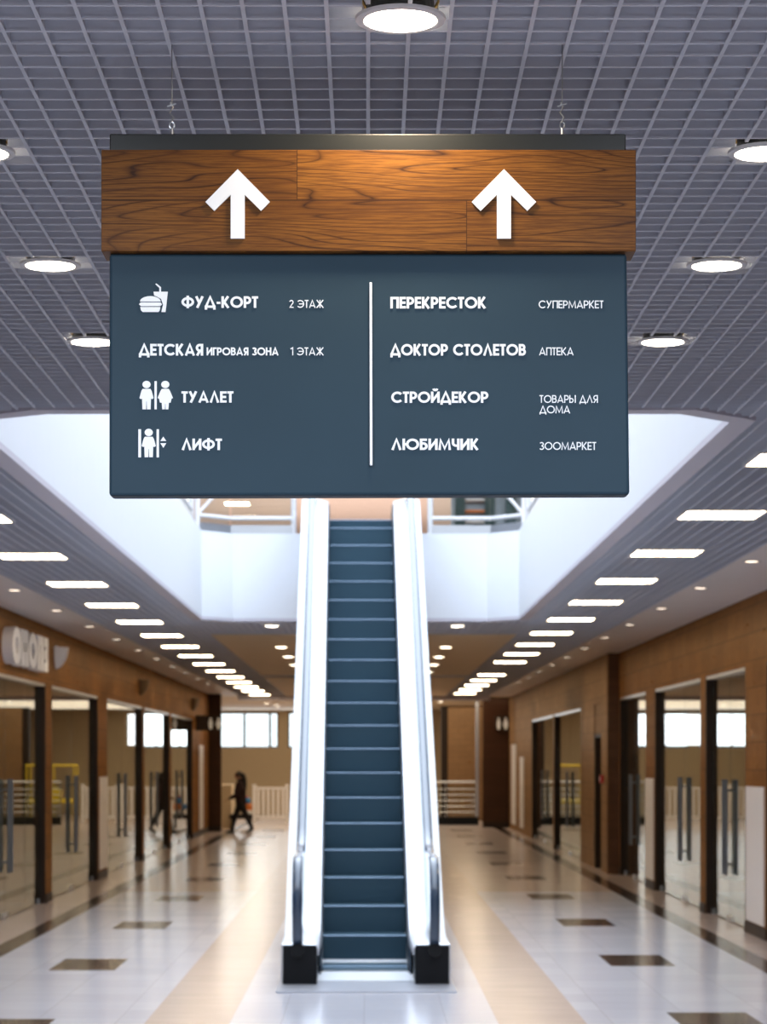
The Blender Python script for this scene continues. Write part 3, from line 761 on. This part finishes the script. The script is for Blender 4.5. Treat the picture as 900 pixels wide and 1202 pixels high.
# ================================================================== ATRIUM BALUSTRADE (upper floor)
def balustrade(label, pts, name='balcony_railing'):
    b = thing(name, label, 'railing', (pts[0][0], pts[0][1], 4.82))
    o = Vector((pts[0][0], pts[0][1])); Q = [Vector(p)-o for p in pts]
    rail = MB(); low = MB(); ch = MB(); gl = MB()
    for a, c in zip(Q[:-1], Q[1:]):
        d = (c-a).normalized(); nn = Vector((-d.y, d.x))
        def slab(mb, t, z0, z1, ins=0.0):
            p, q = a+d*ins, c-d*ins
            cs = [p-nn*t, q-nn*t, q+nn*t, p+nn*t]
            mb.prism([(v.x, v.y) for v in cs], z0, z1, 'z')
        slab(ch, .03, .001, .11); slab(gl, .006, .112, 1.08, .02)
        low.tube([(a.x, a.y, .20), (c.x, c.y, .20)], .028, 8); rail.tube([(a.x, a.y, 1.12), (c.x, c.y, 1.12)], .032, 10)
    ch.build('base_channel', 'steel', b); low.build('lower_rail', 'white', b, smooth=True); rail.build('top_rail', 'steel', b, smooth=True); gl.build('glass_panel', 'clear_glass', b)
    for p in (Q if len(Q) == 2 else (Q[0], Q[-1])):
        MB().tube([(p.x, p.y, .0), (p.x, p.y, 1.12)], .035, 8).build('post', 'white', b, smooth=True)
    return b
bl = balustrade('white and glass balcony railing along the atrium edge left of the escalator', [(-.96, 30.40), (-1.78, 30.40), (-2.17, 29.95)])
br_ = balustrade('white and glass balcony railing along the atrium edge right of the escalator', [(.80, 30.40), (1.59, 30.40), (1.98, 29.95)])
for b, sgn, X0 in ((bl, 1, -2.17+.96), (br_, -1, 1.98-.80)):
    MB().tube([(X0, -.45, .2), (X0+sgn*.72, -.1, 1.08)], .022, 8).build('brace', 'white', b, smooth=True)
    MB().tube([(X0-sgn*.10, -.52, .0), (X0-sgn*.10, -.52, 1.12)], .028, 8).build('post', 'white', b, smooth=True)
balustrade('white and glass balcony railing along the left side of the atrium', [(-2.2, 29.3), (-2.2, 13)], 'balcony_railing')
balustrade('white and glass balcony railing along the right side of the atrium', [(2.0, 29.3), (2.0, 13)], 'balcony_railing')
# kiosk front with dark teal posts on the upper floor
kio = thing('shop_kiosk', 'dark teal shop kiosk on the upper floor right of the escalator', 'kiosk', (2.1, 38, 4.8))
B(-.75, 1.5, .35, .5, .002, 2.9).build('back_panel', 'steel_dark', kio)
for k, dx in enumerate((-.70, -.22, .12, .75, 1.35)): B(dx, dx+.16, 0, .16, .002, 2.9).build('post', 'teal', kio)
for zz in (.95, 1.12, 1.3): B(-.54, -.22, .1, .34, zz, zz+.03).build('shelf', 'orange' if zz == 1.12 else 'white', kio)
B(-.72, 1.52, -.02, .5, 2.902, 3.1).build('canopy', 'teal', kio)

# ================================================================== LIGHTS
def round_light(label, loc, lit=0):
    t = thing('round_downlight', label, 'ceiling light', loc, 0, 'round downlights in the grid ceiling')
    MB().lathe([(.089, -.011), (.094, -.013), (.108, -.010), (.110, -.006), (.110, -.003), (.089, -.003), (.089, -.011)], seg=40).build('trim_ring', 'white', t, smooth=True)
    MB().lathe([(.001, -.0105), (.05, -.0105), (.0875, -.010), (.0875, -.004), (.001, -.004)], seg=40).build('diffuser', 'led_round', t)
    MB().lathe([(.001, .05), (.080, .05), (.085, .0), (.001, .0)], seg=32).build('housing', 'black_rail', t)
    if lit:
        l = bpy.data.lights.new('downlight', 'AREA'); l.shape = 'DISK'; l.size = .16; l.energy = lit; l.color = (1.0, .80, .55)
        lo = bpy.data.objects.new('lamp', l); C.objects.link(lo); lo.parent = t; lo.location = (0, 0, -.02)
    for s in (-1, 1):
        MB().tube([(s*.083, 0, .02), (s*.096, 0, .045), (s*.090, .004, .07)], .004, 6).build('spring_clip', 'brass', t)
    return t
NAMES = ['large round downlight directly above the top edge of the hanging sign',
         'round downlight cut by the left picture edge beside the oak band of the sign', 'round downlight cut by the right picture edge beside the oak band of the sign',
         'round downlight in the grid left of the hanging sign, level with its upper rows', 'round downlight in the grid right of the hanging sign, level with its upper rows',
         'round downlight half hidden behind the left edge of the slate panel', 'round downlight just right of the slate panel, below the larger one']
round_light(NAMES[0], (rounds[0][0], rounds[0][1], H), 8)
r0 = round_light(NAMES[1], (rounds[1][0], rounds[1][1], H))
for (x, y), nm in zip(rounds[2:], NAMES[2:]): dup(r0, (x, y, H), nm)
for (x, y), nm in zip(rounds_far, ('round downlight in the grid strip behind the atrium, right of the escalator', 'round downlight in the grid strip behind the atrium, left of the escalator')): dup(r0, (x, y, H), nm)
for s, sd_, ys in ((1.22, 'right', (37.2, 40.7, 44.0, 47.5, 54.0, 58.0)), (-1.37, 'left', (37.2, 40.6, 44.0, 47.5, 54.0, 58.0))):
    for k, y in enumerate(ys): dup(r0, (s, y, H-.006), '%s round downlight in the cream ceiling %s of the escalator, counted from the atrium' % (ORD[k], sd_))
for k, (x, y) in enumerate(((-3.2, 74), (-2.95, 76.5), (2.2, 72))):
    dup(r0, (x, y, H-.001), ('round downlight over the far window hall, nearer one on its left side', 'round downlight over the far window hall, farther one on its left side', 'round downlight over the far glass railing on the right')[k])

def panel_light(label, loc, grp):
    t = thing('light_panel', label, 'ceiling light', loc, 0, grp)
    fr = MB(); fr.box(-.30, .30, -.30, -.28, -.006, .02).box(-.30, .30, .28, .30, -.006, .02).box(-.30, -.28, -.28, .28, -.006, .02).box(.28, .30, -.28, .28, -.006, .02)
    fr.build('frame', 'white', t); B(-.279, .279, -.279, .279, -.003, .005).build('diffuser', 'led', t)
    B(-.295, .295, -.295, .295, .021, .05).build('housing', 'white', t)
    return t
p0 = None
for side, X, ys in (('right', PXR, panels_right), ('left', PXL, panels_left)):
    for k, y in enumerate(ys):
        lb = '%s square light panel along the %s aisle ceiling, counted from the camera' % (ORD[k], side)
        if p0 is None: p0 = panel_light(lb, (X, y, H), 'square light panels over the aisles')
        else: dup(p0, (X, y, H), lb)
# small ringed discs, glowing weakly, in the side soffits
sp0 = None
for side, X, ys in (('right', 3.46, [21.3+3.3*k for k in range(13)]), ('left', -3.73, [24.9+3.36*k for k in range(11)])):
    for k, y in enumerate(ys):
        lb = '%s small glowing spot in the soffit over the %s shopfronts, counted from the camera' % (ORD[k], side)
        if sp0 is None:
            sp0 = thing('glowing_spot', lb, 'ceiling light', (X, y, H), 0, 'small glowing spots along the soffits')
            MB().lathe([(.06, -.004), (.085, -.006), (.085, -.001), (.06, -.001), (.06, -.004)], seg=24).build('trim_ring', 'steel', sp0, smooth=True)
            MB().lathe([(.001, -.003), (.059, -.003), (.059, -.0005), (.001, -.0005)], seg=24).build('diffuser', 'spot', sp0)
        else: dup(sp0, (X, y, H), lb)
# light panels on the upper floor's ceiling
for k, (x, y, lb) in enumerate(((-3.1, 55.9, 'light panel on the upper ceiling seen above the left railing, nearer of two'), (-3.06, 59.0, 'light panel on the upper ceiling seen above the left railing, farther of two'))):
    dup(p0, (x, y, 7.985), lb)['group'] = 'light panels on the upper ceiling'
area('upper_hall_lamps', (0, 48, 7.9), (0, 0, 0), 8, 24, 1000, (1.0, .90, .80))
area('far_hall_lamps', (-1, 73, 3.65), (0, 0, 0), 10, 13, 430, (1.0, .84, .62))

# ================================================================== WALL FIXTURES
# white letters of a shop sign above the first door on the left
ls = thing('shop_sign', 'white raised letters of a shop sign on the brown wall above the first left door', 'sign', (XL, 29.3, 3.05))
yy = 1.45
for ch in 'ЕПОНО':
    gw, st = glyph(ch, .26); mb = MB()
    for s_ in st: stroke(mb, s_, .26, lambda q: q, lambda q: q, 0, 1)
    mb.v = [(.004+b*.13, yy-.70*a-.0, c*.44) for a, b, c in [(v[0], v[1], v[2]) for v in mb.v]]
    mb.build('letter', 'white', ls); yy -= gw*.70+.09
def sconce(label, loc, side):
    t = thing('wall_sconce', label, 'wall lamp', loc, 0 if side < 0 else PI, 'half-bowl sconces on the left wall')
    mb = MB(); prof = [(.002, -.30), (.05, -.285), (.10, -.24), (.145, -.16), (.17, -.07), (.18, 0), (.165, 0), (.15, -.06), (.12, -.14), (.08, -.21), (.002, -.26)]
    mb.lathe(prof, (0, 0, 0), 24, -PI/2, PI/2).build('shade', 'white', t, smooth=True)
    B(.0005, .02, -.06, .06, -.2, .02).build('back_plate', 'steel', t)
    return t
sc0 = sconce('white half-bowl wall sconce nearest the white shop letters', (XL, 32.5, 3.46), -1)
M['shaded'] = plain('shaded_sconce_brown', (.11, .065, .030, 1), .5)  # side shadow on the two farther sconces put into their colour
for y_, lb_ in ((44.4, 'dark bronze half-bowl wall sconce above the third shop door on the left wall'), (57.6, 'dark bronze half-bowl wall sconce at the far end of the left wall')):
    for c_ in sconce(lb_, (XL, y_, 3.42), -1).children: c_.data.materials[0] = M['shaded']
# toilet sign boxes
def toilet_sign(label, x0, x1, y, z0, z1, sh=0.0):
    t = thing('toilet_sign', label, 'sign', ((x0+x1)/2, y, z0), 0, 'illuminated toilet signs')
    W = (x1-x0)/2; Hh = z1-z0
    B(-W, W, 0, .14, 0, Hh).build('box', 'frame_dark', t, bevel=.005)
    for c, dr in ((sh-.10, False), (sh+.10, True)):
        mb = MB(); k = Hh/46
        disc_ = lambda u, v, r: mb.prism([(u+r*math.cos(2*PI*i/14), v+r*math.sin(2*PI*i/14)) for i in range(14)], -.006, -.0005, 'y')
        disc_(c, Hh-.09, .033)
        ww = .075 if dr else .05
        mb.prism([(c-ww, .12), (c+ww, .12), (c+.045, Hh-.13), (c-.045, Hh-.13)], -.006, -.0005, 'y')
        mb.prism([(c-.038, .03), (c+.038, .03), (c+.038, .12), (c-.038, .12)], -.006, -.0005, 'y')
        mb.build('pictogram', 'white_sign', t)
    return t
toilet_sign('dark box sign with two white figures jutting from the far left wall', -4.298, -3.66, 58.9, 2.66, 3.03, .15)
toilet_sign('dark box sign with two white figures on the right end pillar', 3.60, 4.01, 67.05, 2.76, 3.18)
# white boards on the piers
def pier_board(label, X, y0, y1, z0, z1, side):
    t = thing('white_board', label, 'board', (X, (y0+y1)/2, z0), 0, 'white boards on the piers')
    L = (y1-y0)/2; a, b = sorted((-side*.0, -side*.02))
    B(a-.0005 if side > 0 else a+.0005, b-.0005 if side > 0 else b+.0005, -L, L, 0, z1-z0).build('face', 'white_pvc', t, bevel=.003)
    return t
pier_board('tall white board on the brown pier at the right picture edge', XR, 25.0, 26.15, .14, 1.62, 1)
pier_board('narrow white board on the brown pier before the right wall steps in', XR, 34.7, 35.65, .14, 1.64, 1)
pier_board('tall white board on the brown pier between the second and third left doors', XL, 37.75, 38.8, .16, 1.64, -1)
pier_board('slim white board on the far right wall next to the end pillar', XR2, 61.0, 62.3, .15, 2.0, 1)
pier_board('tall slim white board on the far right wall beside the walnut pillar', XR2, 64.2, 66.0, .15, 2.35, 1)
pier_board('tall pale board on the far left wall before the end pillar', XL, 60.0, 61.4, .15, 2.3, -1)
fa = thing('fire_alarm', 'small red fire alarm box beside the narrow service door on the right wall', 'alarm', (XR2, 40.35, 1.52))
B(-.06, -.0005, -.07, .07, 0, .14).build('box', 'red', fa, bevel=.008)
MB().lathe([(.001, .005), (.03, .005), (.03, 0), (.001, 0)], seg=16).build('button', 'white', fa).matrix_local = Matrix.Translation((-.061, 0, .07)) @ Matrix.Rotation(-PI/2, 4, 'Y')

# ================================================================== FAR HALL OBJECTS
# white picket fence sections
def fence(label, x0, x1, y):
    t = thing('fence_panel', label, 'fence', ((x0+x1)/2, y, 0), 0, 'white picket fence panels')
    L = (x1-x0)/2
    for s in (-1, 1):
        p = MB().box(s*(L-.05)-.05, s*(L-.05)+.05, -.05, .05, 0, 1.14).build('post', 'white_pvc', t, bevel=.01)
        MB().box(s*(L-.05)-.065, s*(L-.05)+.065, -.065, .065, 1.141, 1.18).build('cap', 'white_pvc', p, bevel=.015)
    B(-L+.1, L-.1, -.03, .03, 1.03, 1.10).build('top_rail', 'white_pvc', t); B(-L+.1, L-.1, -.03, .03, .14, .22).build('bottom_rail', 'white_pvc', t)
    n = max(3, int((2*L-.2)/.14)); st = (2*L-.2)/n
    for k in range(n): B(-L+.1+st*(k+.5)-.04, -L+.1+st*(k+.5)+.04, -.012, .012, .221, 1.029).build('picket', 'white_pvc', t)
    return t
fence('white picket fence panel beside the walking woman', -3.52, -2.42, 72)
fence('white picket fence panel hidden behind the escalator, left half', -2.36, -1.2, 72)
fence('white picket fence panel hidden behind the escalator, right half', -1.14, .0, 72)
# glass railing at the right end
gr = thing('glass_railing', 'steel railing with horizontal bars on a black plinth at the far right end', 'railing', (1.85, 70, 0))
B(-1.5, 1.42, -.1, .1, 0, .24).build('plinth', 'black_plastic', gr, bevel=.01)
B(-1.5, 1.42, -.006, .006, .242, 1.18).build('glass_panel', 'clear_glass', gr)
for k in range(5): MB().tube([(-1.5, -.04, .38+k*.17), (1.42, -.04, .38+k*.17)], .011, 8).build('bar', 'steel', gr, smooth=True)
for xx in (-1.48, -.5, .45, 1.38): MB().tube([(xx, -.04, .24), (xx, -.04, 1.25)], .02, 10).build('post', 'steel', gr, smooth=True)
MB().tube([(-1.5, -.04, 1.27), (1.42, -.04, 1.27)], .032, 12).build('handrail', 'steel', gr, smooth=True)
pc = B(3.19, 3.27, 69.92, 70.08, 0, 3.69).build('trim_5', 'steel'); struct(pc)
# yellow play frame beyond the railing
pf = thing('play_frame', 'yellow climbing frame in the play area behind the escalator', 'playground toy', (1.35, 75, 0))
for xx in (-.75, 0, .75):
    for yy in (0, .9): MB().tube([(xx, yy, 0), (xx, yy, 1.75)], .025, 10).build('post', 'yellow', pf, smooth=True)
for yy in (0, .9): MB().tube([(-.78, yy, 1.75), (.78, yy, 1.75)], .035, 10).build('top_bar', 'yellow', pf, smooth=True)
B(-.7, .7, .02, .88, .55, .68).build('deck', 'yellow', pf, bevel=.02)
MB().prism([(-.30, .69), (.05, .69), (.12, .9), (-.12, 1.05), (-.34, .95)], .2, .5, 'y').build('seat', 'yellow', pf, bevel=.04)
# coloured ride-on toy behind the woman
rt = thing('kiddie_ride', 'colourful ride-on toy with blue top on a low dark bench behind the walking woman', 'toy', (-3.48, 66.5, 0))
B(-.42, .22, -.2, .2, .27, .39).build('bench_top', 'trousers', rt, bevel=.02)
for xx in (-.36, .14):
    for yy in (-.16, .12): B(xx, xx+.05, yy, yy+.05, 0, .269).build('leg', 'trousers', rt)
MB().ball((.06, 0, .44), .16, .17, .09).build('hull', 'white', rt, smooth=True)
MB().ball((.10, 0, .60), .12, .13, .13).build('body', 'orange', rt, smooth=True)
MB().ball((.07, 0, .77), .11, .12, .10).build('top', 'blue', rt, smooth=True)
MB().ball((-.08, 0, .60), .08, .1, .09).build('fin', 'blue', rt, smooth=True)
MB().ball((.06, 0, .88), .06, .05, .04).build('cap', 'red', rt, smooth=True)

# ================================================================== PERSON
def skin_mesh(name, nodes, edges, m, parent, root=0, sub=2):
    me = bpy.data.meshes.new(name); me.from_pydata([n[:3] for n in nodes], edges, [])
    o = bpy.data.objects.new(name, me); C.objects.link(o); o.parent = parent
    sk = o.modifiers.new('skin', 'SKIN'); sk.use_smooth_shade = True
    if not me.skin_vertices: me.skin_vertices.new()
    for i, n in enumerate(nodes):
        r = n[3]; d = me.skin_vertices[0].data[i]
        d.radius = r if isinstance(r, tuple) else (r, r); d.use_root = (i == root)
    sb = o.modifiers.new('sub', 'SUBSURF'); sb.levels = sub; sb.render_levels = sub
    me.materials.append(M[m])
    return o
# the woman walks towards -x (picture left); local x = direction of picture right
wm = thing('person', 'woman in a dark burgundy jacket and black trousers walking to the left by the fence', 'person', (-3.34, 62.0, 0))
body = [(0, 0, .86, .130),            # 0 pelvis
        (-.01, 0, 1.02, .125), (-.03, 0, 1.18, .135), (-.04, 0, 1.30, .120), (-.045, 0, 1.38, .060), (-.055, 0, 1.45, .052),   # 1-5 spine, neck
        (-.03, -.17, 1.30, .064), (-.05, -.22, 1.05, .050), (-.20, -.21, .94, .042), (-.32, -.19, .90, .030),                   # 6-9 near arm reaching forward
        (-.03, .17, 1.30, .064), (.07, .21, 1.07, .050), (.04, .22, .86, .040), (.03, .22, .80, .030),                          # 10-13 far arm
        (.01, -.09, .80, .108), (.13, -.095, .47, .075), (.300, -.095, .14, .052), (.295, -.095, .08, .045),                    # 14-17 rear leg
        (-.01, .09, .80, .108), (-.15, .095, .47, .075), (-.235, .095, .11, .052), (-.24, .095, .06, .045)]                     # 18-21 front leg
be = [(0,1),(1,2),(2,3),(3,4),(4,5),(3,6),(6,7),(7,8),(8,9),(3,10),(10,11),(11,12),(12,13),(0,14),(14,15),(15,16),(16,17),(0,18),(18,19),(19,20),(20,21)]
skin_mesh('body', body, be, 'trousers', wm)
jk = [(.01, 0, .74, (.20, .17)), (0, 0, .95, (.185, .155)), (-.02, 0, 1.10, (.185, .16)), (-.035, 0, 1.25, (.175, .155)), (-.045, 0, 1.37, (.085, .085)),
      (-.03, -.18, 1.28, .086), (-.05, -.222, 1.06, .074), (-.18, -.214, .955, .064), (-.28, -.198, .915, .054),
      (-.03, .18, 1.28, .086), (.07, .215, 1.07, .074), (.045, .222, .88, .060)]
skin_mesh('jacket', jk, [(0,1),(1,2),(2,3),(3,4),(3,5),(5,6),(6,7),(7,8),(3,9),(9,10),(10,11)], 'jacket', wm, 1)
hd = MB().ball((-.065, 0, 1.505), .088, .072, .112, 20, 14)
hd.v = [(x-(.018 if x < -.13 and z > 1.46 else 0), y, z) for x, y, z in hd.v]
head = hd.build('head', 'skin', wm, smooth=True)
MB().prism([(-.150, 1.50), (-.178, 1.478), (-.150, 1.470)], -.012, .012, 'y').build('nose', 'skin', head)
for s in (-1, 1):
    MB().ball((-.142, s*.03, 1.515), .008, .012, .007, 10, 6).build('eye', 'white', head)
    MB().ball((-.05, s*.073, 1.495), .018, .010, .028, 10, 6).build('ear', 'skin', head)
MB().ball((-.148, 0, 1.445), .008, .024, .007, 10, 6).build('mouth', 'red', head)
hr = MB().ball((-.045, 0, 1.535), .098, .086, .100, 20, 12)
hr.tube([(.02, 0, 1.55), (.06, 0, 1.48), (.085, 0, 1.38), (.095, 0, 1.25), (.10, 0, 1.14), (.10, 0, 1.08)], [.07, .075, .070, .062, .045, .015], 12)
hr.build('hair', 'hair', wm, smooth=True)
def hand(base, d, up, sidev):
    """palm and five bent fingers from skinned chains"""
    b = Vector(base); d = Vector(d).normalized(); sv = Vector(sidev).normalized(); u = Vector(up).normalized()
    nodes = [(*b, .024), (*(b+d*.045), .028)]; ed = [(0, 1)]
    for k, ln in enumerate((.068, .078, .072, .056)):
        o = b+d*.07+sv*(k-1.5)*.019
        i = len(nodes); nodes += [(*o, .009), (*(o+d*ln*.5-u*.008), .008), (*(o+d*ln*.8-u*.030), .007)]
        ed += [(1, i), (i, i+1), (i+1, i+2)]
    i = len(nodes); o = b+d*.03-sv*.03
    nodes += [(*o, .010), (*(o+d*.03-sv*.018-u*.01), .009), (*(o+d*.055-sv*.012-u*.022), .007)]
    ed += [(0, i), (i, i+1), (i+1, i+2)]
    return skin_mesh('hand', nodes, ed, 'skin', wm, 0, 1)
hand((-.315, -.19, .90), (-1, .1, -.35), (0, 0, 1), (0, 1, 0))
hand((.03, .22, .80), (-.1, 0, -1), (-1, 0, 0), (0, -1, 0))
for (x, y, z, tilt) in ((.285, -.095, .05, -.45), (-.26, .095, .0, .10)):
    sh = MB()
    sh.prism([(.07, .0), (.075, .06), (.03, .10), (-.04, .075), (-.13, .045), (-.16, .018), (-.155, .0)][::-1], -.042, .042, 'y')
    o = sh.build('shoe', 'shoe', wm, bevel=.015); o.location = (x, y, z+.002); o.rotation_euler = (0, tilt, 0)
